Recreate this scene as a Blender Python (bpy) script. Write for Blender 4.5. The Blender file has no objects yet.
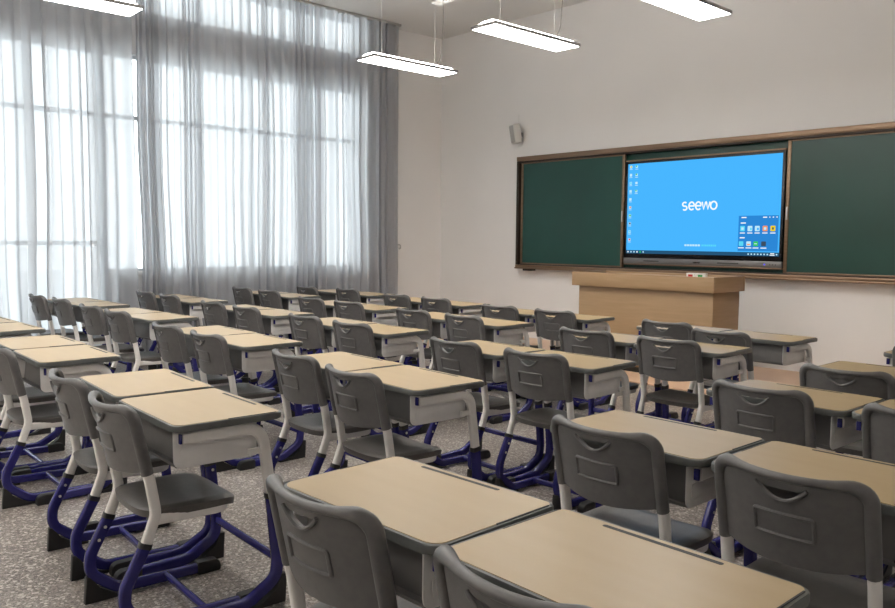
import bpy, bmesh, math, random
from mathutils import Vector, Matrix
random.seed(7)
col = bpy.context.scene.collection
PI = math.pi
# ------------------------------------------------------------------ materials
def mat(name, color, rough=0.5, metal=0.0, spec=0.5, coat=0.0):
    m = bpy.data.materials.new(name); m.use_nodes = True
    b = m.node_tree.nodes['Principled BSDF']
    b.inputs['Base Color'].default_value = (*color, 1)
    b.inputs['Roughness'].default_value = rough
    b.inputs['Metallic'].default_value = metal
    b.inputs['Specular IOR Level'].default_value = spec
    b.inputs['Coat Weight'].default_value = coat; b.inputs['Coat Roughness'].default_value = 0.28
    return m
def nd(m, t, **kw):
    n = m.node_tree.nodes.new(t)
    for k, v in kw.items():
        if k in n.inputs.keys() if hasattr(n.inputs, 'keys') else False: n.inputs[k].default_value = v
        else: setattr(n, k, v)
    return n
def ln(m, a, ao, b, bi): m.node_tree.links.new(a.outputs[ao], b.inputs[bi])
def srgb(r, g, b):
    f = lambda c: (c/255/12.92) if c/255 <= 0.04045 else ((c/255+0.055)/1.055)**2.4
    return (f(r), f(g), f(b))
def noisy(name, c1, c2, scale, rough=0.5, stretch=(1, 1, 1), bump=0.0, bscale=None, detail=3, **kw):
    m = mat(name, c1, rough, **kw); b = m.node_tree.nodes['Principled BSDF']
    tc = nd(m, 'ShaderNodeTexCoord'); mp = nd(m, 'ShaderNodeMapping'); mp.inputs['Scale'].default_value = stretch
    ln(m, tc, 'Object', mp, 'Vector')
    n = nd(m, 'ShaderNodeTexNoise'); n.inputs['Scale'].default_value = scale; n.inputs['Detail'].default_value = detail
    ln(m, mp, 'Vector', n, 'Vector')
    r = nd(m, 'ShaderNodeValToRGB'); e = r.color_ramp.elements
    e[0].position = 0.35; e[0].color = (*c1, 1); e[1].position = 0.65; e[1].color = (*c2, 1)
    ln(m, n, 'Fac', r, 'Fac'); ln(m, r, 'Color', b, 'Base Color')
    if bump:
        n2 = nd(m, 'ShaderNodeTexNoise'); n2.inputs['Scale'].default_value = bscale or scale*4
        ln(m, tc, 'Object', n2, 'Vector')
        bp = nd(m, 'ShaderNodeBump'); bp.inputs['Strength'].default_value = bump; bp.inputs['Distance'].default_value = 0.002
        ln(m, n2, 'Fac', bp, 'Height'); ln(m, bp, 'Normal', b, 'Normal')
    return m
def emis(name, color, s):
    m = bpy.data.materials.new(name); m.use_nodes = True; nt = m.node_tree; nt.nodes.clear()
    e = nt.nodes.new('ShaderNodeEmission'); o = nt.nodes.new('ShaderNodeOutputMaterial')
    e.inputs['Color'].default_value = (*color, 1); e.inputs['Strength'].default_value = s
    nt.links.new(e.outputs[0], o.inputs[0]); return m

M = {}
M['wall'] = noisy('wall_paint', (0.85, 0.83, 0.81), (0.87, 0.85, 0.83), 1.2, 0.85, bump=0.05, bscale=90)
M['ceiling'] = noisy('ceiling_paint', (0.80, 0.79, 0.77), (0.82, 0.81, 0.79), 1.0, 0.9)
M['laminate'] = noisy('beige_laminate', srgb(175, 151, 112), srgb(179, 156, 118), 2.5, 0.36, stretch=(1, 5, 1), spec=0.45, coat=0.06)
M['rim'] = noisy('dark_rim_plastic', srgb(92, 94, 92), srgb(99, 101, 98), 30, 0.42)
M['slot'] = mat('groove_dark', srgb(52, 52, 50), 0.6)
M['grey'] = noisy('grey_plastic', srgb(95, 93, 92), srgb(101, 99, 97), 40, 0.42, bump=0.12, bscale=700)
M['seat'] = noisy('seat_plastic', srgb(80, 77, 74), srgb(87, 83, 80), 40, 0.38, bump=0.12, bscale=700)
M['bin_dark'] = noisy('bin_interior', srgb(104, 101, 100), srgb(112, 109, 107), 8, 0.5)
M['bin_side'] = noisy('bin_side_plastic', srgb(222, 219, 216), srgb(228, 225, 222), 12, 0.4)
M['white_paint'] = noisy('warm_white_powder_paint', srgb(224, 220, 215), srgb(230, 226, 221), 15, 0.35)
M['blue'] = noisy('indigo_paint', srgb(40, 38, 102), srgb(45, 43, 111), 15, 0.26)
M['black'] = mat('black_rubber', srgb(32, 31, 32), 0.5)
M['bolt'] = mat('steel_bolt', (0.75, 0.75, 0.75), 0.3, 0.9)
M['alu'] = noisy('champagne_aluminium', srgb(134, 110, 88), srgb(145, 120, 98), 3, 0.32, stretch=(1, 1, 12), metal=0.55)
M['alu_dark'] = mat('dark_frame', srgb(54, 42, 34), 0.4, 0.3)
M['board'] = noisy('green_board', srgb(20, 64, 55), srgb(24, 71, 62), 1.4, 0.30, detail=6)
M['bezel'] = mat('screen_bezel', (0.008, 0.008, 0.01), 0.25)
M['bar'] = mat('screen_speaker_bar', srgb(120, 118, 118), 0.4, 0.4)
M['podium'] = noisy('podium_veneer', srgb(159, 130, 95), srgb(166, 136, 102), 3, 0.5, stretch=(1, 1, 14))
M['cream'] = mat('speaker_shell', srgb(208, 206, 200), 0.5)
M['mesh'] = mat('speaker_grille', srgb(170, 169, 166), 0.7)
M['frame'] = mat('window_frame_paint', srgb(205, 208, 210), 0.4, 0.3)
M['metal'] = mat('thin_steel', srgb(190, 188, 184), 0.35, 0.6)
M['cord'] = mat('dark_cord', srgb(90, 84, 80), 0.6)
M['lamp'] = emis('lamp_diffuser', (1.0, 0.965, 0.92), 25.0)
M['lamp_top'] = emis('lamp_top_diffuser', (1.0, 0.965, 0.92), 20.0)
M['lamp_rim'] = mat('lamp_rim', srgb(150, 148, 148), 0.4, 0.3)
M['fan'] = mat('fan_white', srgb(225, 225, 222), 0.5)
M['red'] = mat('label_red', srgb(190, 50, 48), 0.6)
M['green'] = mat('label_green', srgb(60, 150, 80), 0.6)
M['paper'] = mat('carton_white', srgb(225, 222, 216), 0.7)
M['outside'] = noisy('outside_paving', (0.6, 0.6, 0.6), (0.66, 0.66, 0.66), 2, 0.9)
# glass
g = bpy.data.materials.new('window_glass'); g.use_nodes = True; nt = g.node_tree; nt.nodes.clear()
tr = nt.nodes.new('ShaderNodeBsdfTransparent'); tr.inputs[0].default_value = (0.96, 0.985, 0.98, 1)
gl = nt.nodes.new('ShaderNodeBsdfGlossy'); gl.inputs['Roughness'].default_value = 0.02
mx = nt.nodes.new('ShaderNodeMixShader'); fr = nt.nodes.new('ShaderNodeFresnel'); o = nt.nodes.new('ShaderNodeOutputMaterial')
nt.links.new(fr.outputs[0], mx.inputs[0]); nt.links.new(tr.outputs[0], mx.inputs[1]); nt.links.new(gl.outputs[0], mx.inputs[2]); nt.links.new(mx.outputs[0], o.inputs[0])
M['glass'] = g
# sheer curtain: woven voile, lets less light through when a fold turns away
g = bpy.data.materials.new('sheer_grey_voile'); g.use_nodes = True; nt = g.node_tree; nt.nodes.clear()
N = nt.nodes.new
lw = N('ShaderNodeLayerWeight'); lw.inputs['Blend'].default_value = 0.5
mr = N('ShaderNodeMapRange'); mr.inputs[1].default_value = 0.05; mr.inputs[2].default_value = 0.85; mr.inputs[3].default_value = 0.08; mr.inputs[4].default_value = 0.0
tr = N('ShaderNodeBsdfTransparent'); tr.inputs[0].default_value = (0.97, 0.98, 1, 1)
df = N('ShaderNodeBsdfDiffuse'); df.inputs[0].default_value = (0.64, 0.625, 0.64, 1)
tl = N('ShaderNodeBsdfTranslucent'); tl.inputs[0].default_value = (0.62, 0.64, 0.665, 1)
m1 = N('ShaderNodeMixShader'); m1.inputs[0].default_value = 0.62
m2 = N('ShaderNodeMixShader'); o = N('ShaderNodeOutputMaterial')
L = nt.links.new
L(lw.outputs['Facing'], mr.inputs[0]); L(mr.outputs[0], m2.inputs[0]); L(df.outputs[0], m1.inputs[1]); L(tl.outputs[0], m1.inputs[2])
L(m1.outputs[0], m2.inputs[1]); L(tr.outputs[0], m2.inputs[2]); L(m2.outputs[0], o.inputs[0])
M['voile'] = g
# terrazzo
m = mat('terrazzo', (0.4, 0.38, 0.36), 0.32); b = m.node_tree.nodes['Principled BSDF']
tc = nd(m, 'ShaderNodeTexCoord')
def chips(scale, stops):
    v = nd(m, 'ShaderNodeTexVoronoi'); v.inputs['Scale'].default_value = scale
    ln(m, tc, 'Object', v, 'Vector')
    s = nd(m, 'ShaderNodeSeparateColor'); ln(m, v, 'Color', s, 'Color')
    r = nd(m, 'ShaderNodeValToRGB'); r.color_ramp.interpolation = 'CONSTANT'
    e = r.color_ramp.elements
    e[0].position = stops[0][0]; e[0].color = (*srgb(*stops[0][1]), 1)
    e[1].position = stops[1][0]; e[1].color = (*srgb(*stops[1][1]), 1)
    for p, c in stops[2:]:
        k = e.new(p); k.color = (*srgb(*c), 1)
    ln(m, s, 'Red', r, 'Fac'); return r
r1 = chips(95, [(0, (88, 80, 75)), (0.22, (143, 134, 127)), (0.45, (118, 108, 101)), (0.70, (214, 208, 200)), (0.84, (78, 68, 63)), (0.93, (158, 145, 134))])
r2 = chips(230, [(0, (106, 98, 93)), (0.3, (160, 152, 145)), (0.6, (92, 84, 80)), (0.8, (198, 192, 184))])
mix = nd(m, 'ShaderNodeMix'); mix.data_type = 'RGBA'; mix.inputs[0].default_value = 0.4
m.node_tree.links.new(r1.outputs[0], mix.inputs[6]); m.node_tree.links.new(r2.outputs[0], mix.inputs[7]); m.node_tree.links.new(mix.outputs[2], b.inputs['Base Color'])
M['terrazzo'] = m
M['tan_floor'] = noisy('tan_floor_covering', srgb(214, 178, 148), srgb(222, 187, 158), 2.5, 0.4)

# ------------------------------------------------------------------ mesh tools
class MB:
    def __init__(s): s.bm = bmesh.new()
    def add(s, verts, faces, mi=0):
        vs = [s.bm.verts.new(v) for v in verts]
        out = []
        for f in faces:
            try:
                q = s.bm.faces.new([vs[i] for i in f]); q.material_index = mi; out.append(q)
            except ValueError: pass
        return vs, out
    def box(s, lo, hi, bev=0.0, mi=0, seg=2, mtx=None):
        x0, y0, z0 = lo; x1, y1, z1 = hi
        v = [(x0,y0,z0),(x1,y0,z0),(x1,y1,z0),(x0,y1,z0),(x0,y0,z1),(x1,y0,z1),(x1,y1,z1),(x0,y1,z1)]
        if mtx: v = [mtx @ Vector(p) for p in v]
        vs, fs = s.add(v, [(0,3,2,1),(4,5,6,7),(0,1,5,4),(1,2,6,5),(2,3,7,6),(3,0,4,7)], mi)
        if bev > 0:
            es = set(e for f in fs for e in f.edges)
            bmesh.ops.bevel(s.bm, geom=list(es), offset=bev, segments=seg, profile=0.5, affect='EDGES', material=-1)
        return s
    def sweep(s, path, sec, ref=(1, 0, 0), closed=False, mi=0, radf=None):
        path = [Vector(p) for p in path]; n = len(path); rings = []
        R = Vector(ref)
        for i, p in enumerate(path):
            if closed: t = path[(i+1) % n] - path[i-1]
            else: t = path[min(i+1, n-1)] - path[max(i-1, 0)]
            t.normalize(); B = (R - t*R.dot(t)).normalized(); Nn = t.cross(B)
            k = radf(i/(n-1)) if radf else 1.0
            rings.append([s.bm.verts.new(p + B*(a*k) + Nn*(b*k)) for a, b in sec])
        m_ = len(sec)
        for i in range(n if closed else n-1):
            A, C = rings[i], rings[(i+1) % n]
            for j in range(m_):
                f = s.bm.faces.new((A[j], A[(j+1) % m_], C[(j+1) % m_], C[j])); f.material_index = mi
        if not closed:
            f = s.bm.faces.new(rings[0][::-1]); f.material_index = mi
            f = s.bm.faces.new(rings[-1]); f.material_index = mi
        return s
    def prism(s, outline, axis, a0, a1, mi=0, bev=0.0):
        """outline: 2D points in the plane normal to axis, extruded from a0 to a1"""
        def P(u, v, w): return {'x': (w, u, v), 'y': (u, w, v), 'z': (u, v, w)}[axis]
        n = len(outline)
        vs, fs = s.add([P(u, v, a0) for u, v in outline] + [P(u, v, a1) for u, v in outline],
              [tuple(range(n))[::-1], tuple(range(n, 2*n))] + [(i, (i+1) % n, n+(i+1) % n, n+i) for i in range(n)], mi)
        if bev > 0:
            es = set(e for f in fs[:2] for e in f.edges)
            bmesh.ops.bevel(s.bm, geom=list(es), offset=bev, segments=2, profile=0.5, affect='EDGES', material=-1)
        return s
    def cyl(s, c, r, h, axis='z', n=16, mi=0):
        o = [(c[0 if axis != 'x' else 1] + r*math.cos(2*PI*i/n), c[2 if axis != 'z' else 1] + r*math.sin(2*PI*i/n)) for i in range(n)]
        a = {'x': c[0], 'y': c[1], 'z': c[2]}[axis]
        return s.prism(o, axis, a, a+h, mi)
    def build(s, name, mats, parent=None, smooth=True, loc=None):
        bmesh.ops.recalc_face_normals(s.bm, faces=s.bm.faces[:])
        me = bpy.data.meshes.new(name); s.bm.to_mesh(me); s.bm.free()
        for m_ in (mats if isinstance(mats, (list, tuple)) else [mats]): me.materials.append(m_)
        if smooth:
            for p in me.polygons: p.use_smooth = True
            me.set_sharp_from_angle(angle=math.radians(38))
        ob = bpy.data.objects.new(name, me); col.objects.link(ob)
        if parent: ob.parent = parent
        if loc: ob.location = loc
        return ob
def fillet(pts, r, n=6):
    pts = [Vector(p) for p in pts]; out = [pts[0]]
    for i in range(1, len(pts)-1):
        a, p, b_ = pts[i-1], pts[i], pts[i+1]
        rr = r[i-1] if isinstance(r, (list, tuple)) else r
        u = (a-p).normalized(); w = (b_-p).normalized(); ang = u.angle(w)
        if ang > PI-0.02 or rr <= 0: out.append(p); continue
        d = min(rr/math.tan(ang/2), (a-p).length*0.49, (b_-p).length*0.49); rr2 = d*math.tan(ang/2)
        c = p + (u+w).normalized()*(rr2/math.sin(ang/2))
        s0 = (p+u*d)-c; s1 = (p+w*d)-c; tot = s0.angle(s1); ax = s0.cross(s1).normalized()
        for k in range(n+1): out.append(c + Matrix.Rotation(tot*k/n, 3, ax) @ s0)
    out.append(pts[-1]); return out
def ell(a, b, n=12): return [(a*math.cos(2*PI*i/n), b*math.sin(2*PI*i/n)) for i in range(n)]
def rrect(x0, y0, x1, y1, r, n=6):
    rs = r if isinstance(r, (list, tuple)) else [r]*4
    o = []
    for (cx, cy, a, q) in ((x1, y0, -90, rs[0]), (x1, y1, 0, rs[1]), (x0, y1, 90, rs[2]), (x0, y0, 180, rs[3])):
        sx = -1 if cx == x1 else 1; sy = 1 if cy == y0 else -1
        for k in range(n+1):
            t = math.radians(a+90*k/n); o.append((cx+sx*q+q*math.cos(t), cy+sy*q+q*math.sin(t)))
    return o
def tag(o, label=None, cat=None, group=None, kind=None):
    if label: o['label'] = label
    if cat: o['category'] = cat
    if group: o['group'] = group
    if kind: o['kind'] = kind
    return o
def empty(name, loc=(0, 0, 0), rz=0.0):
    o = bpy.data.objects.new(name, None); col.objects.link(o); o.location = loc; o.rotation_euler = (0, 0, rz)
    o.empty_display_size = 0.1; return o
def copy_tree(o, parent=None):
    kids = [c for c in bpy.data.objects if c.parent == o]
    c = o.copy(); col.objects.link(c); c.parent = parent
    for k in kids: copy_tree(k, c)
    return c
def struct(name, mb, m, smooth=False):
    o = mb.build(name, m, smooth=smooth); o['kind'] = 'structure'; return o

# ------------------------------------------------------------------ room
YW, XW, XR, YB, ZC = 8.66, -9.58, 1.6, -2.6, 4.57
T = 0.24
struct('floor', MB().box((XW-T, YB-T, -0.12), (XR+T, YW+T, 0)), M['terrazzo'])
struct('trim_1', MB().box((XW+0.001, 6.74, 0.0005), (XR-0.001, YW-0.001, 0.012)), M['tan_floor'])
struct('ceiling', MB().box((XW-T, YB-T, ZC), (XR+T, YW+T, ZC+0.2)), M['ceiling'])
struct('wall_front', MB().box((XW-T, YW, 0), (XR+T, YW+T, ZC)), M['wall'])
struct('wall_right', MB().box((XR, YB, 0), (XR+T, YW, ZC)), M['wall'])
struct('wall_back', MB().box((XW-T, YB-T, 0), (XR+T, YB, ZC)), M['wall'])
# left wall with openings (y0, y1, z0, z1)
OP = [(0.20, 3.37, 0.06, 3.56), (3.41, 7.06, 1.0, 3.56), (0.20, 3.37, 4.06, 4.55), (3.41, 7.06, 4.06, 4.55)]
w = MB()
ys = [YB, 0.20, 3.36, 3.44, 7.06, YW]
w.box((XW-T, YB, 0), (XW, 0.20, ZC)); w.box((XW-T, 3.37, 0), (XW, 3.41, ZC)); w.box((XW-T, 7.06, 0), (XW, YW, ZC))
for (a, b_) in ((0.20, 3.37), (3.41, 7.06)):
    w.box((XW-T, a, 3.56), (XW, b_, 4.06)); w.box((XW-T, a, 4.55), (XW, b_, ZC))
w.box((XW-T, 0.20, 0), (XW, 3.37, 0.06)); w.box((XW-T, 3.41, 0), (XW, 7.06, 1.0))
struct('wall_left', w, M['wall'])
def window(n, y0, y1, z0, z1, mull, rails):
    xa, xb = XW-0.15, XW-0.09; f = 0.035
    m_ = MB()
    m_.box((xa, y0+.001, z0+.001), (xb, y0+f, z1-.001)).box((xa, y1-f, z0+.001), (xb, y1-.001, z1-.001))
    m_.box((xa, y0+f, z0+.001), (xb, y1-f, z0+f)).box((xa, y0+f, z1-f), (xb, y1-f, z1-.001))
    for y in mull: m_.box((xa, y-.025, z0+f), (xb, y+.025, z1-f))
    for z in rails: m_.box((xa+.002, y0+f, z-.025), (xb-.002, y1-f, z+.025))
    fr_ = struct('window_%d' % n, m_, M['frame'])
    p = MB().box((XW-.123, y0+f-.01, z0+f-.01), (XW-.117, y1-f+.01, z1-f+.01)).build('pane', M['glass'], fr_, smooth=False)
    p['kind'] = 'structure'
window(1, *OP[1], [4.65, 5.36, 6.2], [2.83])
window(2, *OP[0], [1.25, 2.62], [1.34, 2.83])
window(3, *OP[3], [4.65, 5.86], [])
window(4, *OP[2], [1.78], [])
struct('trim_2', MB().box((XW+.001, 3.40, .955), (XW+.05, 7.10, .998), 0.006), M['ceiling'])
struct('ground', MB().box((XW-30, -25, -0.4), (XW-T-.02, 30, -0.15)), M['outside'])

# ------------------------------------------------------------------ curtains
def curtain(name, y0, y1, xc, seed, wl, amp, pinch=0.0):
    rnd = random.Random(seed)
    # irregular fold phase: cumulative widths
    us = []; y = y0; ph = 0.0; pts = []
    folds = []
    while y < y1:
        w_ = wl*rnd.uniform(0.45, 1.6)*(0.38 if y-y0 < .20 else 1); folds.append((y, w_, rnd.uniform(0.5, 1.3)*amp, rnd.uniform(0.02, 0.23))); y += w_
    sc = (y1-y0)/(y-y0)
    prof = []
    for (yy, w_, a, sk) in folds:
        n = 16
        for k in range(n):
            t = k/n
            prof.append((y0+(yy-y0)*sc + w_*sc*(t+sk*math.sin(4*PI*t)), a*math.cos(2*PI*t), yy))
    prof.append((y1, 0, y1))
    zs = [0.03, 0.5, 1.0, 1.5, 2.0, 2.5, 3.0, 3.5, 4.0, 4.35, ZC-0.035]
    verts = []; faces = []
    ym = (y0+y1)/2
    for z in zs:
        hz = z/ZC; gat = 1.0-0.30*hz
        for i, (py, px, yy) in enumerate(prof):
            sway = 0.018*math.sin(2.1*yy+1.3*z+seed)*(1-hz) + 0.012*math.sin(6.3*yy+2.2*z)*(1-hz)
            verts.append((xc + px*gat + 0.006*math.sin(23*yy+3*z), py + sway, z))
    m_ = len(prof)
    for j in range(len(zs)-1):
        for i in range(m_-1): faces.append((j*m_+i, j*m_+i+1, (j+1)*m_+i+1, (j+1)*m_+i))
    b_ = MB(); b_.add(verts, faces)
    me_o = b_.build(name, M['voile'])
    for p in me_o.data.polygons: p.use_smooth = True
    return me_o
XC = -9.33
c1 = curtain('sheer_curtain', 0.9, 3.665, XC-0.03, 11, 0.20, 0.075)
tag(c1, 'sheer grey floor-length curtain at the left, in front of the full-height glazing', 'curtain', 'sheer curtains on the window wall')
c2 = curtain('sheer_curtain', 3.715, 7.60, XC-0.03, 5, 0.15, 0.066)
tag(c2, 'wide sheer grey curtain hanging from the ceiling up to the front corner', 'curtain', 'sheer curtains on the window wall')
for o_, a, b_ in ((c1, 0.8, 3.68), (c2, 3.70, 7.63)):
    MB().box((XC-.06, a, ZC-.034), (XC+.0, b_, ZC-.001), 0.004).build('curtain_track', M['metal'], o_)
h = MB().sweep(fillet([(XW+.002, 7.75, 1.33), (XW+.10, 7.75, 1.33), (XW+.10, 7.75, 1.27), (XW+.06, 7.75, 1.27)], .02), ell(.008, .008, 8), ref=(0, 1, 0))
h.cyl((XW+.001, 7.75, 1.33), .025, .008, 'x')
tag(h.build('curtain_hook', M['metal']), 'small metal tieback hook on the wall at the right edge of the curtain', 'hook')

# ------------------------------------------------------------------ desk
DW, DD, DH = 0.618, 0.425, 0.757
def make_desk():
    root = empty('school_desk')
    # plastic rim around the laminate
    mb = MB()
    outer = rrect(0, 0, DW, DD, [.045, .028, .028, .045], 6)
    mb.prism(outer, 'z', DH-.026, DH-.0012, bev=.006)
    mb.build('rim', M['rim'], root)
    lam = MB().prism(rrect(.009, .009, DW-.009, DD-.009, [.038, .022, .022, .038], 6), 'z', DH-.004, DH+.0006)
    lam.build('tabletop', M['laminate'], root, smooth=False)
    gr = MB().prism(rrect(.145, DD-.036, .445, DD-.0225, .006, 4), 'z', DH-.003, DH+.0010)
    gr.build('pencil_groove', M['slot'], root, smooth=False)
    for xa in (.0065, DW-.0105):
        MB().prism(rrect(xa, DD*.48, xa+.004, DD-.028, .001, 2), 'z', DH-.003, DH+.0012).build('edge_groove', M['slot'], root, smooth=False)
    # book bin: dark tray with back, light side panels
    zb, zt, yn, yf = .594, DH-.027, .022, .335
    prof = [(yn, zb+.012), (yn+.004, zb), (yf, zb), (yf, zt), (yn+.045, zt), (yn+.030, zb+.006), (yn+.006, zb+.005), (yn+.004, zb+.012)]
    MB().prism(prof, 'x', .0585, DW-.0585).build('book_bin', M['bin_dark'], root)
    for sx in (0, 1):
        x0 = .054 if sx == 0 else DW-.058
        o = rrect(yn-.006, zb-.004, yf+.003, zt, [.006, .006, .006, .03], 5)
        p = MB().prism(o, 'x', x0, x0+.004, bev=.001).build('bin_side', M['bin_side'], root)
        x1 = .054-.003 if sx == 0 else DW-.054
        # raised moulded panel on the outer face
        MB().prism(rrect(yn+.02, zb+.02, yf-.02, zt-.065, .012, 4), 'x', x1, x1+.003, bev=.001).build('moulded_panel', M['bin_side'], p)
    for sx in (-1, 1):
        xc = .030 if sx < 0 else DW-.030
        # upper leg: side rail, bend and tapering post
        path = fillet([(xc, .040, .704), (xc, .345, .704), (xc, .383, .43)], [.07], 8)
        leg = MB().sweep(path, [(a*.014/.014, b_) for a, b_ in rr_sec(.0145, .022)], ref=(1, 0, 0))
        lo = leg.build('leg', M['white_paint'], root)
        MB().box((xc-.009, .028, .686), (xc+.009, .037, .722), .002).build('rail_cap', M['blue'], root)
        MB().box((xc-.007, .29, .602), (xc+.007, .352, .626), .003).build('bin_bracket', M['white_paint'], root)
        # lower leg: C shaped blue tube with collar, wedge, toe cap
        path = fillet([(xc, .383, .436), (xc, .408, .17), (xc, .40, .10), (xc, .28, .031), (xc, .02, .024)], [.12, .09, .10], 8)
        lowr = MB().sweep(path, rr_sec(.0175, .0225), ref=(1, 0, 0)).build('lower_leg', M['blue'], root)
        MB().sweep([(xc, .381, .446), (xc, .384, .425)], rr_sec(.0185, .0245)).build('collar', M['black'], lowr)
        MB().prism([(.435, 0), (.25, 0), (.25, .010), (.34, .018), (.395, .055), (.418, .115), (.441, .112)], 'x', xc-.016, xc+.016, bev=.003).build('rubber_foot', M['black'], lowr)
        MB().prism(rrect(-.03, .0, .075, .052, [.006, .006, .03, .006], 5), 'x', xc-.020, xc+.020, bev=.003).build('rubber_toe', M['black'], lowr)
        for z in (.405, .335):
            xx = xc+.0172 if sx < 0 else xc-.0192
            MB().cyl((xx, .386+(.43-z)*.09, z), .0065, .002, 'x', 10).build('bolt', M['bolt'], lowr)
    MB().sweep([(.030+.016, .408, .175), (DW-.030-.016, .408, .175)], rr_sec(.011, .017), ref=(0, 1, 0)).build('crossbar', M['blue'], root)
    return root
def rr_sec(a, b, n=3, r=0.011):
    r = min(r, a*.95, b*.95)
    return rrect(-a, -b, a, b, r, n)

# ------------------------------------------------------------------ chair
CW = 0.438   # outer width of the backrest
ZT = 0.832
def yb(x, z):
    t = 0.21*(ZT-z) if z > .57 else 0.0578
    c = -0.060*max(0.0, 1-(x/(CW/2-.018))**2)
    return t + c
def make_chair():
    root = empty('school_chair')
    hw = CW/2-.020
    # backrest shell
    nu, nv = 26, 16
    mb = MB(); F = []; B = []
    for j in range(nv+1):
        v = j/nv
        rowF = []; rowB = []
        for i in range(nu+1):
            u = -1+2*i/nu; x = u*hw
            zlo = .592-.022*(1-u*u); zhi = ZT-.018 - .040*max(0, (abs(u)-.76)/.24)**2.6 - .004*math.cos(u*PI/2)
            z = zlo+(zhi-zlo)*v
            y = yb(x, z)
            rowF.append(mb.bm.verts.new((x, y+.005, z))); rowB.append(mb.bm.verts.new((x, y-.005, z)))
        F.append(rowF); B.append(rowB)
    q = mb.bm.faces.new
    for j in range(nv):
        for i in range(nu):
            q((F[j][i], F[j][i+1], F[j+1][i+1], F[j+1][i])); q((B[j][i+1], B[j][i], B[j+1][i], B[j+1][i+1]))
    for i in range(nu):
        q((F[0][i+1], F[0][i], B[0][i], B[0][i+1])); q((F[nv][i], F[nv][i+1], B[nv][i+1], B[nv][i]))
    for j in range(nv):
        q((F[j][0], F[j+1][0], B[j+1][0], B[j][0])); q((F[j+1][nu], F[j][nu], B[j][nu], B[j+1][nu]))
    shell = mb.build('backrest', M['grey'], root)
    # smile shaped hand hole
    up = [(-.062+.124*k/12, .790-.004*math.sin(PI*k/12)-.003*abs(math.sin(3*PI*k/12))) for k in range(13)]
    dn = [(.062-.124*k/14, .790-.036*math.sin(PI*k/14)**0.85) for k in range(1, 14)]
    cut = MB().prism(up+dn, 'y', -.2, .2).build('hole_cutter', M['grey'])
    md = shell.modifiers.new('b', 'BOOLEAN'); md.object = cut; md.operation = 'DIFFERENCE'; md.solver = 'EXACT'
    dg = bpy.context.evaluated_depsgraph_get(); dg.update()
    me = bpy.data.meshes.new_from_object(shell.evaluated_get(dg)); shell.modifiers.clear()
    old = shell.data; shell.data = me; me.name = 'backrest'; bpy.data.meshes.remove(old)
    cm = cut.data; bpy.data.objects.remove(cut); bpy.data.meshes.remove(cm)
    me.set_sharp_from_angle(angle=math.radians(38))
    # rolled edge: sleeves over the posts + rim over the top
    def P(x, z, dy=0): return Vector((x, yb(x, z)+dy, z))
    base = fillet([(-hw, 0, .583), (-hw, 0, ZT-.013), (hw, 0, ZT-.013), (hw, 0, .583)], [.044, .044], 8)
    path = []
    for a, b_ in zip(base[:-1], base[1:]):
        n = max(1, int((b_-a).length/.03))
        for k in range(n): path.append(a.lerp(b_, k/n))
    path.append(base[-1])
    tot = len(path)-1
    pz = []
    for p in path:
        dip = -.005*max(0, 1-(p.x/(hw*.8))**2) if p.z > ZT-.02 else 0
        pz.append(P(p.x, p.z+dip))
    def rad(t):
        p = pz[int(round(t*tot))]
        k = min(1, max(0, (abs(p.x)-hw*.55)/(hw*.4)))
        return .60+.40*k
    MB().sweep(pz, ell(.022, .019, 12), ref=(0, 1, 0), radf=rad).build('back_rim', M['grey'], shell)
    # curl under the hand hole
    cp = [P(-.068+.136*k/14, .792-.040*math.sin(PI*k/14)**0.85, -.009) for k in range(15)]
    MB().sweep(cp, ell(.005, .005, 8), ref=(0, 1, 0)).build('handle_lip', M['grey'], shell)
    # embossed name-plate border on the rear
    rr = rrect(-.078, .652, .078, .714, .007, 4); rp = []
    for k in range(len(rr)):
        a = Vector((rr[k][0], 0, rr[k][1])); b2 = Vector((rr[(k+1) % len(rr)][0], 0, rr[(k+1) % len(rr)][1]))
        n = max(1, int((b2-a).length/.015))
        for j in range(n):
            p = a.lerp(b2, j/n); rp.append(P(p.x, p.z, -.006))
    MB().sweep(rp, ell(.0055, .0055, 8), ref=(0, 1, 0), closed=True).build('embossed_border', M['grey'], shell)
    # seat: dished plastic pan
    n, mrows = 16, 12; sw = .216; y0, y1 = .035, .405
    mb = MB(); Tt = []; Bt = []
    def outl(u, v):     # u -1..1, v 0..1 -> superellipse-ish rounded pan
        a, b_ = u, 2*v-1
        sx = a*math.sqrt(max(0, 1-0.30*b_**4)); sy = b_*math.sqrt(max(0, 1-0.22*a**4))
        return sx*sw*(1.0-.06*(1-v)), y0+(y1-y0)*(sy*.5+.5)
    for j in range(mrows+1):
        rt = []; rb = []
        for i in range(n+1):
            u = -1+2*i/n; v = j/mrows; x, y = outl(u, v)
            e = max(abs(u), abs(2*v-1))
            z = .447 - .010*(1-u*u)*(1-(2*v-1.1)**2)*.9 - .012*max(0, (v-.8)/.2)**2 - .010*max(0, (e-.88)/.12)**2 + .006*u*u
            rt.append(mb.bm.verts.new((x, y, z))); rb.append(mb.bm.verts.new((x*(.98), y0+.2+(y-y0-.2)*.98, z-.026-.006*(1-e))))
        Tt.append(rt); Bt.append(rb)
    q = mb.bm.faces.new
    for j in range(mrows):
        for i in range(n):
            q((Tt[j][i], Tt[j][i+1], Tt[j+1][i+1], Tt[j+1][i])); q((Bt[j][i+1], Bt[j][i], Bt[j+1][i], Bt[j+1][i+1]))
    for i in range(n):
        q((Tt[0][i+1], Tt[0][i], Bt[0][i], Bt[0][i+1])); q((Tt[mrows][i], Tt[mrows][i+1], Bt[mrows][i+1], Bt[mrows][i]))
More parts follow.
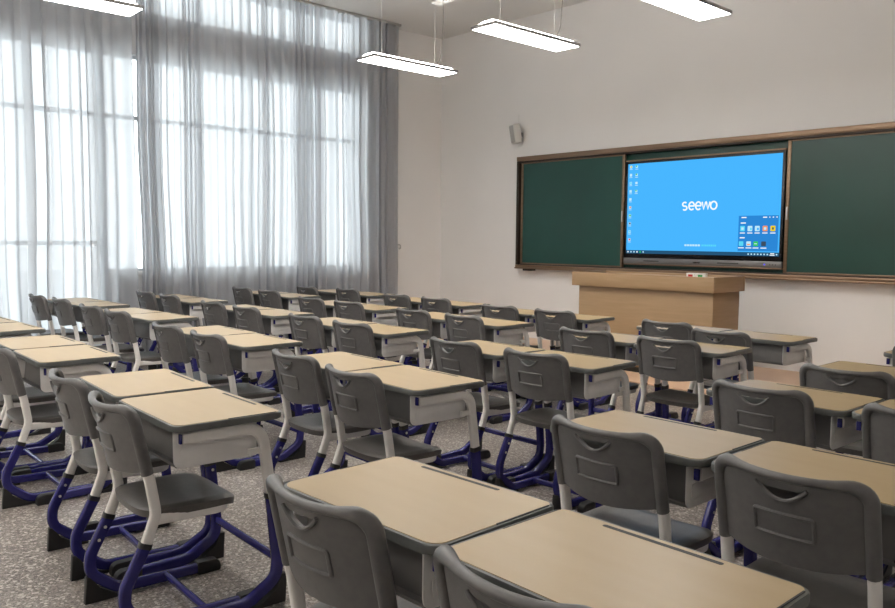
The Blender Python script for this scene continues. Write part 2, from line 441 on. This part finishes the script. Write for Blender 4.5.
    for j in range(mrows):
        q((Tt[j][0], Tt[j+1][0], Bt[j+1][0], Bt[j][0])); q((Tt[j+1][n], Tt[j][n], Bt[j][n], Bt[j+1][n]))
    mb.build('seat', M['seat'], root)
    for sx in (-1, 1):
        xc = sx*hw
        # white post: sleeve -> elbow -> joint
        path = fillet([(xc, yb(hw, .64)+.0, .64), (xc, .058, .56), (xc, .078, .435), (xc, .036, .325)], [.1, .09], 6)
        po = MB().sweep(path, rr_sec(.0145, .019), ref=(1, 0, 0)).build('post', M['white_paint'], root)
        # seat rail, curving in under the front of the seat
        xi = sx*(hw-.004)
        path = fillet([(xi, .082, .412), (xi, .34, .406), (xi-sx*.10, .385, .406)], [.07], 7)
        MB().sweep(path, rr_sec(.019, .009), ref=(0, 0, 1)).build('seat_rail', M['white_paint'], root)
        # blue C leg
        xl = xc
        path = fillet([(xl, .038, .330), (xl, -.035, .19), (xl, -.040, .115), (xl, .07, .031), (xl, .44, .024)], [.10, .09, .10], 8)
        lg = MB().sweep(path, rr_sec(.0165, .0215), ref=(1, 0, 0)).build('lower_leg', M['blue'], root)
        MB().sweep([(xl, .040, .338), (xl, .033, .320)], rr_sec(.0175, .0232)).build('collar', M['black'], lg)
        MB().prism([(-.062, 0), (.11, 0), (.11, .010), (.05, .016), (-.010, .055), (-.038, .105), (-.055, .105)], 'x', xl-.015, xl+.015, bev=.003).build('rubber_foot', M['black'], lg)
        MB().prism(rrect(.385, .0, .485, .052, [.006, .03, .006, .006], 5), 'x', xl-.020, xl+.020, bev=.003).build('rubber_toe', M['black'], lg)
        for (y, z) in ((.018, .292), (-.006, .245)):
            xx = xl+.0162 if sx < 0 else xl-.0182
            MB().cyl((xx, y, z), .0062, .002, 'x', 10).build('bolt', M['bolt'], lg)
    MB().sweep([(-hw+.012, .255, .034), (hw-.012, .255, .034)], rr_sec(.011, .016), ref=(0, 1, 0)).build('crossbar', M['blue'], root)
    MB().sweep([(-hw+.03, .34, .398), (hw-.03, .34, .398)], rr_sec(.008, .012), ref=(0, 1, 0)).build('seat_beam', M['white_paint'], root)
    MB().sweep([(-hw+.008, .10, .412), (hw-.008, .10, .412)], rr_sec(.006, .009), ref=(0, 1, 0)).build('seat_beam', M['white_paint'], root)
    return root

DESKS = {'A1L': (-1.849, 1.086, 1.78), 'A1R': (-1.225, 1.095, -0.31), 'A2L': (-1.827, 2.161, -0.88), 'A2R': (-1.195, 2.153, -0.6), 'A3L': (-1.821, 3.234, -1.56), 'A3R': (-1.194, 3.226, -0.78), 'A4L': (-1.771, 4.207, 0.0),
 'A5L': (-1.74, 5.17, 0.0),
 'B1L': (-3.912, 1.234, -4.07), 'B1R': (-3.261, 1.177, -2.36), 'B2L': (-3.846, 2.265, -1.36), 'B2R': (-3.222, 2.241, -2.42), 'B3L': (-3.732, 3.277, -1.13), 'B3R': (-3.087, 3.269, 1.34), 'B4L': (-3.569, 4.323, 1.83), 'B4R': (-2.947, 4.321, 1.27), 'B5L': (-3.555, 5.251, -0.82), 'B5R': (-2.932, 5.231, -1.35),
 'C1L': (-5.697, 1.263, -0.98), 'C1R': (-5.068, 1.244, -1.88), 'C2L': (-5.577, 2.364, -0.64), 'C2R': (-4.955, 2.337, -0.55), 'C3L': (-5.568, 3.408, -0.0), 'C3R': (-4.93, 3.38, 1.2), 'C4L': (-5.437, 4.407, -0.59), 'C4R': (-4.811, 4.401, -1.18), 'C5L': (-5.309, 5.292, 0.98), 'C5R': (-4.681, 5.302, 1.96),
 'D1L': (-7.323, 1.293, 0.35), 'D1R': (-6.696, 1.297, 0.7), 'D2L': (-7.445, 2.480, 1.75), 'D2R': (-6.818, 2.500, 2.4), 'D3L': (-7.173, 3.462, -0.14), 'D3R': (-6.546, 3.461, -0.28), 'D4L': (-7.107, 4.475, 0.34), 'D4R': (-6.481, 4.479, 0.69), 'D5L': (-6.966, 5.461, 0.09), 'D5R': (-6.339, 5.462, 0.18),
 'E2L': (-9.00, 2.545, -0.0), 'E2R': (-8.374, 2.545, -0.0), 'E3L': (-8.918, 3.545, -0.28), 'E3R': (-8.29, 3.542, -0.57), 'E4L': (-8.955, 4.718, -0.0), 'E4R': (-8.328, 4.718, -0.0), 'E5L': (-8.666, 5.584, 0.12), 'E5R': (-8.039, 5.586, 0.25)}
# bearing (x, y) of each chair's left top corner as seen from the camera, gives its distance from the desk edge
CH = {'A1L': (-1.816, 1.041), 'A1R': (-1.152, 1.039), 'A2L': (-1.81, 2.197), 'A2R': (-1.155, 2.141), 'A3L': (-1.717, 3.144), 'A3R': (-1.138, 3.207), 'A4L': (-1.684, 3.904), 'A5L': (-1.659, 5.099),
 'B1L': (-4.006, 1.143), 'B1R': (-3.366, 1.104), 'B2L': (-3.925, 2.302), 'B2R': (-3.282, 2.216), 'B3L': (-3.775, 3.398), 'B3R': (-3.042, 3.227), 'B4L': (-3.617, 4.464), 'B4R': (-2.88, 4.307), 'B5L': (-3.407, 5.187), 'B5R': (-2.851, 4.926),
 'C1L': (-5.60, 1.16), 'C1R': (-5.05, 1.13), 'C2L': (-5.724, 2.327), 'C2R': (-5.004, 2.3), 'C3L': (-5.565, 3.437), 'C3R': (-4.959, 3.431), 'C4L': (-5.464, 4.429), 'C4R': (-4.839, 4.46), 'C5L': (-5.306, 5.468), 'C5R': (-4.587, 5.339),
 'D2L': (-7.473, 2.364), 'D2R': (-6.744, 2.332), 'D3L': (-7.341, 3.544), 'D3R': (-6.434, 3.397), 'D4L': (-7.113, 4.557), 'D4R': (-6.572, 4.595), 'D5L': (-6.819, 5.485), 'D5R': (-6.303, 5.431),
 'E2L': (-9.568, 2.545), 'E2R': (-8.911, 2.565), 'E3L': (-9.323, 3.739), 'E3R': (-8.698, 3.69), 'E4L': (-9.094, 4.773), 'E4R': (-8.401, 4.734), 'E5L': (-8.846, 5.517), 'E5R': (-8.197, 5.712)}
COLN = {'A': 'rightmost column', 'B': 'second column from right', 'C': 'middle column', 'D': 'second column from curtains', 'E': 'column beside curtains'}
ROWN = {'5': 'front row', '4': 'second row', '3': 'third row', '2': 'fourth row', '1': 'nearest row'}
SIDE = {'L': 'left', 'R': 'right'}
# sideways nudge of each chair behind its desk
SH = dict(C3L=6, C3R=5, D4L=4, D4R=5, D3R=4, D3L=3, D5L=6, D5R=3, E5R=2, B2L=2, C5L=11, C5R=6, B3L=10, B5L=5, B5R=-2, B4R=0, A3L=1, E2L=2, E2R=4, D2L=5, D2R=4, C2L=4, C2R=2, B1L=8, B1R=7, C1L=3, C1R=3, E3L=7, E3R=4, A2L=2, A2R=-1, E4L=1, E4R=1)
desk0 = make_desk(); chair0 = make_chair()
first = True
for k, (x, y, a) in DESKS.items():
    d = desk0 if first else copy_tree(desk0)
    a = math.radians(a)
    d.location = (x, y, 0); d.rotation_euler = (0, 0, a)
    tag(d, 'beige-topped desk, %s of its pair, %s, %s' % (SIDE[k[2]], ROWN[k[1]], COLN[k[0]]), 'desk', 'beige school desks in paired rows')
    if k in CH:
        c = chair0 if first else copy_tree(chair0)
        xl = x + (DW-CW)/2
        bx, by = CH[k]
        yc = xl*by/bx
        dist = math.hypot(x, y); lat = SH.get(k, 0)*dist/860
        dx = max(-.028, min(.028, lat*.8*dist/y))
        dy = max(-.34, min(-.10 if k[0] in 'DE' else -.082, yc-y + (lat-dx*y/dist)*dist/abs(x)))
        ox = DW/2 + dx + random.uniform(-.003, .003)
        c.location = (x + ox*math.cos(a) - dy*math.sin(a), y + ox*math.sin(a) + dy*math.cos(a), 0)
        c.rotation_euler = (0, 0, a + math.radians(random.uniform(-0.6, 0.6)))
        tag(c, 'grey school chair at %s desk of its pair, %s, %s' % (SIDE[k[2]], ROWN[k[1]], COLN[k[0]]), 'chair', 'grey school chairs behind the desks')
    first = False

# ------------------------------------------------------------------ blackboard
bb = empty('sliding_blackboard', (-4.955, YW, 0))
tag(bb, 'long green sliding blackboard with champagne metal frame on the front wall', 'blackboard')
def bx(name, x0, x1, z0, z1, d0, d1, m_, par, bev=.003):     # d = distance out from the front wall
    return MB().box((x0+5.0, -d1, z0), (x1+5.0, -d0, z1), bev).build(name, m_, par)
XL, XRB = -7.875, -2.02
bx('back_panel', XL+.03, XRB-.03, 1.05, 2.57, .002, .014, M['board'], bb, 0)
bx('top_frame', XL, XRB, 2.535, 2.60, .002, .125, M['alu'], bb, .008)
bx('top_track', XL+.02, XRB-.02, 2.515, 2.537, .03, .115, M['alu_dark'], bb)
bx('bottom_frame', XL, XRB, 1.03, 1.068, .002, .125, M['alu'], bb, .006)
bx('bottom_track', XL+.02, XRB-.02, 1.066, 1.08, .03, .10, M['alu_dark'], bb)
bx('chalk_ledge', XL+.02, XRB-.02, 1.012, 1.032, .06, .165, M['alu'], bb, .006)
bx('end_frame', XL, XL+.05, 1.066, 2.537, .002, .12, M['alu_dark'], bb, .004)
bx('end_frame', XRB-.05, XRB, 1.066, 2.537, .002, .12, M['alu_dark'], bb, .004)
bx('ledge_bracket', XL+.16, XL+.30, .985, 1.012, .02, .14, M['alu_dark'], bb, .004)
for (a, b_, hs) in ((XL+.06, -6.055, -6.075), (-3.965, XRB-.06, -3.945)):
    p = bx('sliding_panel', a, b_, 1.082, 2.513, .060, .078, M['board'], bb, 0)
    bx('panel_frame', a-.001, a+.036, 1.081, 2.514, .056, .088, M['alu'], p, .004)
    bx('panel_frame', b_-.036, b_+.001, 1.081, 2.514, .056, .088, M['alu'], p, .004)
    bx('panel_frame', a+.036, b_-.036, 1.081, 1.098, .058, .084, M['alu'], p, .003)
    bx('panel_frame', a+.036, b_-.036, 2.497, 2.514, .058, .084, M['alu'], p, .003)
    xh = b_-.018 if hs < -5 else a+.018
    bx('panel_handle', xh-.010, xh+.010, 1.66, 1.80, .086, .100, M['metal'], p, .004)

# ------------------------------------------------------------------ interactive screen
sc_ = empty('interactive_screen', (-4.965, YW, 1.10))
tag(sc_, 'large lit interactive screen with sky blue desktop, in the middle of the blackboard', 'screen')
def sx_(name, x0, x1, z0, z1, d0, d1, m_, par=None, bev=.003):
    return MB().box((x0+4.99, -d1, z0-1.10), (x1+4.99, -d0, z1-1.10), bev).build(name, m_, par or sc_)
sx_('housing', -6.01, -3.972, 1.13, 2.425, .016, .055, M['bezel'])
sx_('bezel', -6.015, -3.967, 1.20, 2.415, .055, .082, M['bezel'], None, .006)
sx_('top_trim', -6.02, -3.965, 2.413, 2.432, .016, .086, M['alu'], None, .004)
sx_('speaker_bar', -6.02, -3.962, 1.135, 1.207, .054, .088, M['bar'], None, .008)
sx_('mounting_ledge', -6.02, -3.965, 1.120, 1.134, .016, .084, M['alu'], None, .004)
A = (-5.982, -3.998, 1.262, 2.383)   # display area
SCR = [emis('screen_blue', srgb(72, 180, 252), 0.87), emis('screen_panel_blue', srgb(44, 134, 212), 0.87), emis('screen_taskbar', srgb(38, 84, 118), 0.87), emis('screen_white', (0.93, 0.98, 1), 0.87),
       emis('icon_cyan', srgb(90, 214, 245), 0.87), emis('icon_orange', srgb(240, 150, 100), 0.87), emis('icon_yellow', srgb(236, 206, 40), 0.87), emis('icon_green', srgb(60, 196, 96), 0.87),
       emis('icon_light', srgb(190, 232, 250), 0.87), emis('icon_red', srgb(226, 86, 90), 0.87), emis('icon_dark', srgb(60, 78, 96), 0.87)]
def quad(mb, x0, x1, z0, z1, d, mi, r=0):
    o_ = rrect(x0+4.99, z0-1.10, x1+4.99, z1-1.10, max(r, .0005), 3)
    mb.add([(u, -d, v) for u, v in o_], [tuple(range(len(o_)))], mi)
D0 = .0826
mb = MB(); quad(mb, *A, D0, 0)
disp = mb.build('display', SCR, sc_, smooth=False)
mb = MB()
quad(mb, A[0], A[1], A[2], A[2]+.042, D0+.0006, 2)
for k in range(6): quad(mb, A[0]+.02+k*.045, A[0]+.038+k*.045, A[2]+.012, A[2]+.030, D0+.0012, [3, 8, 8, 3, 7, 8][k], .002)
for k in range(7): quad(mb, A[1]-.36+k*.037, A[1]-.343+k*.037, A[2]+.012, A[2]+.028, D0+.0012, 8, .002)
quad(mb, A[1]-.098, A[1]-.052, A[2]+.024, A[2]+.034, D0+.0012, 3); quad(mb, A[1]-.105, A[1]-.048, A[2]+.008, A[2]+.017, D0+.0012, 3)
quad(mb, A[1]-.034, A[1]-.018, A[2]+.012, A[2]+.028, D0+.0012, 8)
mb.build('taskbar', SCR, disp, smooth=False)
W, Hh = A[1]-A[0], A[3]-A[2]
c1_ = [6, 8, 4, 8, 8, 5, 7, 10, 4, 9]; c2_ = [7, 7, 8, 7]
for k in range(10):
    zc = A[3] - Hh*(.035+.096*k)*.94
    x = A[0]+W*.022; mb = MB()
    quad(mb, x-.017, x+.017, zc-.017, zc+.017, D0+.0006, 8, .004); quad(mb, x-.010, x+.013, zc-.010, zc+.012, D0+.0012, c1_[k], .003)
    quad(mb, x-.022, x+.022, zc-.034, zc-.027, D0+.0006, 8)
    mb.build('desktop_icon', SCR, disp, smooth=False)
    if k < 4:
        x += W*.042; mb = MB()
        quad(mb, x-.017, x+.017, zc-.015, zc+.015, D0+.0006, 8, .004); quad(mb, x-.012, x+.006, zc-.004, zc+.014, D0+.0012, c2_[k], .003)
        quad(mb, x-.022, x+.022, zc-.034, zc-.027, D0+.0006, 8)
        mb.build('desktop_icon', SCR, disp, smooth=False)
# app window bottom right
mb = MB(); PX0, PX1, PZ0, PZ1 = -4.478, -4.016, 1.316, 1.712
quad(mb, PX0, PX1, PZ0, PZ1, D0+.0006, 1)
fx = lambda u: PX0+(u-160)/390*(PX1-PX0); fz = lambda v: PZ1-(v-150)/335*(PZ1-PZ0)
for u, c in ((202, 4), (276, 8), (348, 8), (424, 5), (499, 6)):
    quad(mb, fx(u)-.028, fx(u)+.028, fz(272)-.030, fz(272)+.030, D0+.0012, c, .008)
    quad(mb, fx(u)-.030, fx(u)+.030, fz(314)-.005, fz(314)+.005, D0+.0012, 3)
for u, c in ((193, 4), (268, 8), (338, 7), (415, 10)):
    quad(mb, fx(u)-.027, fx(u)+.027, fz(415)-.026, fz(415)+.026, D0+.0012, c, .008)
    quad(mb, fx(u)-.034, fx(u)+.034, fz(455)-.005, fz(455)+.005, D0+.0012, 3)
quad(mb, fx(202)-.014, fx(202)+.014, fz(272)-.014, fz(272)+.014, D0+.0018, 8, .003)
quad(mb, fx(276)+.002, fx(276)+.022, fz(276)-.014, fz(276)+.014, D0+.0018, 4, .003)
quad(mb, fx(348)-.004, fx(348)+.020, fz(276)-.014, fz(276)+.014, D0+.0018, 0, .003)
quad(mb, fx(424)-.014, fx(424)+.014, fz(272)-.014, fz(272)+.014, D0+.0018, 8, .003)
quad(mb, fx(499)-.010, fx(499)+.010, fz(272)-.012, fz(272)+.012, D0+.0018, 10, .003)
quad(mb, fx(268)-.018, fx(268)+.018, fz(420)-.010, fz(420)+.004, D0+.0018, 5, .003)
quad(mb, fx(338)-.016, fx(338)+.016, fz(416)-.004, fz(416)+.006, D0+.0018, 8, .002)
for u0, u1, v in ((188, 238, 167), (182, 234, 219), (177, 228, 359), (400, 440, 167), (460, 470, 167), (493, 505, 167), (528, 540, 167)):
    quad(mb, fx(u0), fx(u1), fz(v)-.006, fz(v)+.006, D0+.0012, 3, .002)
mb.build('app_window', SCR, disp, smooth=False)
# wordmark
def arc(cx, cz, rx, rz, a0, a1, n=18): return [(cx+rx*math.cos(math.radians(a0+(a1-a0)*k/n)), cz+rz*math.sin(math.radians(a0+(a1-a0)*k/n))) for k in range(n+1)]
def wordmark(name, x, z, s, st, m_, par, d):
    mb = MB(); L_ = []
    L_.append(arc(.36, .73, .30, .25, 40, 250)+arc(.38, .25, .30, .25, 75, -140))          # s
    for ox in (.95, 1.90):
        L_.append([(ox+.03, .50), (ox+.77, .50)]+arc(ox+.40, .50, .38, .49, 0, 315)[1:])          # e
    L_.append([(2.82, .97), (3.06, .03), (3.30, .90), (3.36, .97), (3.42, .90), (3.62, .03), (3.92, .97)])      # w
    L_.append(arc(4.42, .5, .42, .48, 0, 360, 28))                                            # o
    for l in L_:
        clo = (l[0] == l[-1]) or (abs(l[0][0]-l[-1][0]) < 1e-6 and abs(l[0][1]-l[-1][1]) < 1e-6)
        pts = [(x+4.99+u*s, -d, z-1.10+v*s) for u, v in (l[:-1] if clo else l)]
        mb.sweep(pts, [(st*.15, -st), (st*.15, st), (-st*.15, st), (-st*.15, -st)], ref=(0, 1, 0), closed=clo)
    return mb.build(name, m_, par, smooth=False)
wordmark('wordmark', -5.200, 1.792, .0925, .0088, SCR[3], disp, D0+.0022)
wordmark('wordmark', -5.035, 1.159, .0185, .0024, M['bezel'], sc_, .0885)
mb = MB()      # caption line below the centre
xx = -5.155
for wd in [.03]*6+[0, .02, .014, .022, .016, .02, .024, .014, .02]:
    if wd: quad(mb, xx, xx+wd, 1.362, 1.384, D0+.0012, 8 if xx < -4.96 else 4, .004); xx += wd+.005
    else: xx += .015
mb.build('caption_text', SCR, disp, smooth=False)
mb = MB()
for (a, b_) in ((-5.72, -5.50), (-4.72, -4.46)): quad(mb, a, b_, 1.166, 1.178, .0885, 0)
mb.build('speaker_slot', [M['slot']], sc_, smooth=False)
mb = MB()
for k in range(3): quad(mb, -4.10+k*.032, -4.088+k*.032, 1.163, 1.175, .0885, 0, .003)
mb.build('button', [M['slot']], sc_, smooth=False)
mb = MB(); quad(mb, -4.165, -4.145, 1.162, 1.180, .0885, 0, .005)
mb.build('power_light', [emis('violet_led', srgb(90, 80, 235), 1.0)], sc_, smooth=False)

# ------------------------------------------------------------------ podium
pd = empty('lecture_podium', (-4.87, 7.45, .012))
tag(pd, 'tan wooden lecture podium with deeper top band, standing in front of the blackboard', 'podium')
px0, px1, py0, py1 = -5.70, -3.955, 7.17, 7.80
def pb(name, lo, hi, bev=.004, m_=None, par=None):
    return MB().box((lo[0]+4.87, lo[1]-7.45, lo[2]-.012), (hi[0]+4.87, hi[1]-7.45, hi[2]-.012), bev).build(name, m_ or M['podium'], par or pd)
pb('body', (px0+.065, py0+.05, .072), (px1-.03, py1-.05, .925), .003)
pb('plinth', (px0+.12, py0+.08, .012), (px1-.06, py1-.08, .072), .002, M['slot'])
tb = MB()
o_ = [(px0+4.87, py0-7.45), (px1+4.87, py0-7.45), (px1+4.87, py1-7.45), (px0+4.87, py1-7.45)]
pb('top_band', (px0, py0, .915), (px1, py0+.03, 1.068), .003)
pb('top_band', (px0, py1-.03, .915), (px1, py1, 1.068), .003)
pb('top_band', (px0, py0+.03, .915), (px0+.03, py1-.03, 1.068), .003)
pb('top_band', (px1-.03, py0+.03, .915), (px1, py1-.03, 1.068), .003)
pb('desk_surface', (px0+.03, py0+.03, 1.020), (px1-.03, py1-.03, 1.045), .002)
def carton(x, lm, label):
    r = empty('chalk_box', (x, 7.30, 1.0455), .1)
    tag(r, label, 'box')
    MB().box((-.048, -.03, 0), (.048, .03, .052), .002).build('carton', M['paper'], r)
    MB().box((-.028, -.0315, .014), (.020, -.0302, .040), 0).build('printed_label', lm, r)
    MB().box((-.050, -.032, .046), (.050, .032, .0535), .001).build('lid', M['paper'], r)
carton(-4.268, M['red'], 'small white carton with red print on the podium, left of the two')
carton(-4.160, M['green'], 'small white carton with green print on the podium, right of the two')

# ------------------------------------------------------------------ wall speaker
sp = empty('wall_speaker', (-7.85, YW, 2.93))
tag(sp, 'small pale wall loudspeaker mounted above the left end of the blackboard', 'speaker')
MB().box((-.02, -.07, -.03), (.02, -.001, .03), .004).build('bracket', M['slot'], sp)
mt = Matrix.Translation((-.0, -.13, 0)) @ Matrix.Rotation(math.radians(-24), 4, 'Z') @ Matrix.Rotation(math.radians(10), 4, 'X')
MB().box((-.085, -.055, -.135), (.085, .055, .135), .022, seg=4, mtx=mt).build('cabinet', M['cream'], sp)
MB().box((-.070, -.0585, -.120), (.070, -.0555, .120), .001, mtx=mt).build('grille', M['mesh'], sp)
MB().sweep(fillet([(-.02, -.01, .02), (-.03, -.012, .10), (-.06, -.004, .16), (-.06, -.003, .30)], .03), ell(.002, .002, 6), ref=(0, 1, 0)).build('cable', M['cream'], sp)

# ------------------------------------------------------------------ pendant lamps
LL, LWd = 1.115, .28
def make_lamp():
    r = empty('pendant_lamp')
    MB().prism(rrect(-LWd/2-.008, -LL/2-.008, LWd/2+.008, LL/2+.008, .006, 2), 'z', 0, .026, bev=.002).build('frame', M['lamp_rim'], r)
    MB().box((-LWd/2+.006, -LL/2+.006, -.003), (LWd/2-.006, LL/2-.006, .0005), 0).build('diffuser', M['lamp'], r, smooth=False)
    prof = [(-LWd/2+.02, .0265), (-LWd/2+.05, .052), (-LWd/2+.085, .062), (LWd/2-.085, .062), (LWd/2-.05, .052), (LWd/2-.02, .0265)]
    vs = []; n = len(prof)
    for yy, k in ((-LL/2+.012, .12), (-LL/2+.05, 1), (LL/2-.05, 1), (LL/2-.012, .12)):
        vs += [(u, yy, .0265+(v-.0265)*k) for u, v in prof]
    fs = [(j*n+i, j*n+(i+1) % n, (j+1)*n+(i+1) % n, (j+1)*n+i) for j in range(3) for i in range(n)] + [tuple(range(n)), tuple(range(3*n, 4*n))]
    mb = MB(); mb.add(vs, fs); mb.build('top_diffuser', M['lamp_top'], r)
    for yy in (-LL/2+.20, LL/2-.20):
        MB().cyl((0, yy, .070), .002, ZC-3.2-.072, 'z', 8).build('suspension_wire', M['metal'], r)
        MB().cyl((0, yy, .060), .022, .018, 'z', 14).build('wire_grip', M['lamp_rim'], r)
        MB().cyl((0, yy, ZC-3.2-.022), .03, .021, 'z', 14).build('ceiling_cup', M['fan'], r)
    y = LL/2-.13
    MB().sweep(fillet([(0, y-.06, .063), (.0, y+.02, .16), (0, y+.05, .55), (0, y+.03, ZC-3.2-.002)], .25), ell(.0035, .0035, 6)).build('power_cord', M['cord'], r)
    return r
lamp0 = make_lamp(); k = 0
LABL = {(0, 0): 'hanging LED light panel nearest the curtained wall, in the front row of lamps', (1, 0): 'hanging LED light panel in the middle of the front row of lamps', (2, 0): 'hanging LED light panel at the right of the front row, above the screen',
        (0, 1): 'hanging LED light panel at the far left, in front of the curtains'}
for j, yc in enumerate((5.42, 2.03, -1.36)):  # panels missing from LABL are unseen repeats added to carry the room light
    for i, xc in enumerate((-6.505, -4.86, -3.37)):
        lm = lamp0 if k == 0 else copy_tree(lamp0); k += 1
        lm.location = (xc, yc, 3.2)
        tag(lm, LABL.get((i, j), 'unseen hanging LED light panel, added behind the front row to carry the room light'), 'lamp', 'hanging LED light panels')
# ------------------------------------------------------------------ ceiling fan
fn = empty('ceiling_fan', (-6.49, 5.89, 4.05) if False else (-6.30, 6.05, 4.02), math.radians(172))
tag(fn, 'white ceiling fan just under the ceiling near the front left corner', 'fan')
MB().cyl((0, 0, .02), .09, .09, 'z', 24).build('motor', M['fan'], fn)
MB().cyl((0, 0, .11), .012, ZC-4.02-.112, 'z', 12).build('rod', M['fan'], fn)
MB().cyl((0, 0, ZC-4.02-.05), .05, .049, 'z', 16).build('canopy', M['fan'], fn)
for q_ in range(3):
    mt = Matrix.Rotation(q_*2*PI/3, 4, 'Z') @ Matrix.Rotation(math.radians(9), 4, 'X')
    MB().box((.07, -.055, .035), (.62, .055, .040), .002, mtx=mt).build('blade', M['fan'], fn)

# ------------------------------------------------------------------ light from the sky
wd = bpy.data.worlds.new('bright_sky'); bpy.context.scene.world = wd; wd.use_nodes = True
bg = wd.node_tree.nodes['Background']; bg.inputs[0].default_value = (0.93, 0.97, 1.0, 1); bg.inputs[1].default_value = 5.3
for n_, (a, b_, z0, z1) in enumerate(OP):
    l = bpy.data.lights.new('window_portal', 'AREA'); l.shape = 'RECTANGLE'; l.size = b_-a; l.size_y = z1-z0
    l.cycles.is_portal = True
    lo = bpy.data.objects.new('window_portal', l); col.objects.link(lo)
    lo.location = (XW-T-.01, (a+b_)/2, (z0+z1)/2); lo.rotation_euler = (PI/2, 0, -PI/2)

# ------------------------------------------------------------------ camera
r_ = (0.677113, 0.73583, 0.008494); u_ = (-0.06472, 0.04805, 0.996746); f_ = (-0.733027, 0.67546, -0.080158)
cd = bpy.data.cameras.new('camera'); co = bpy.data.objects.new('camera', cd); col.objects.link(co)
co.matrix_world = Matrix(((r_[0], u_[0], -f_[0], 0), (r_[1], u_[1], -f_[1], 0), (r_[2], u_[2], -f_[2], 1.41314), (0, 0, 0, 1)))
cd.sensor_width = 36; cd.lens = 797.944/895*36; cd.clip_start = 0.05; cd.clip_end = 200
s = bpy.context.scene; s.camera = co
s.view_settings.view_transform = 'Standard'; s.view_settings.look = 'None'; s.view_settings.exposure = 0.24; s.view_settings.gamma = 1
s.view_settings.use_curve_mapping = False
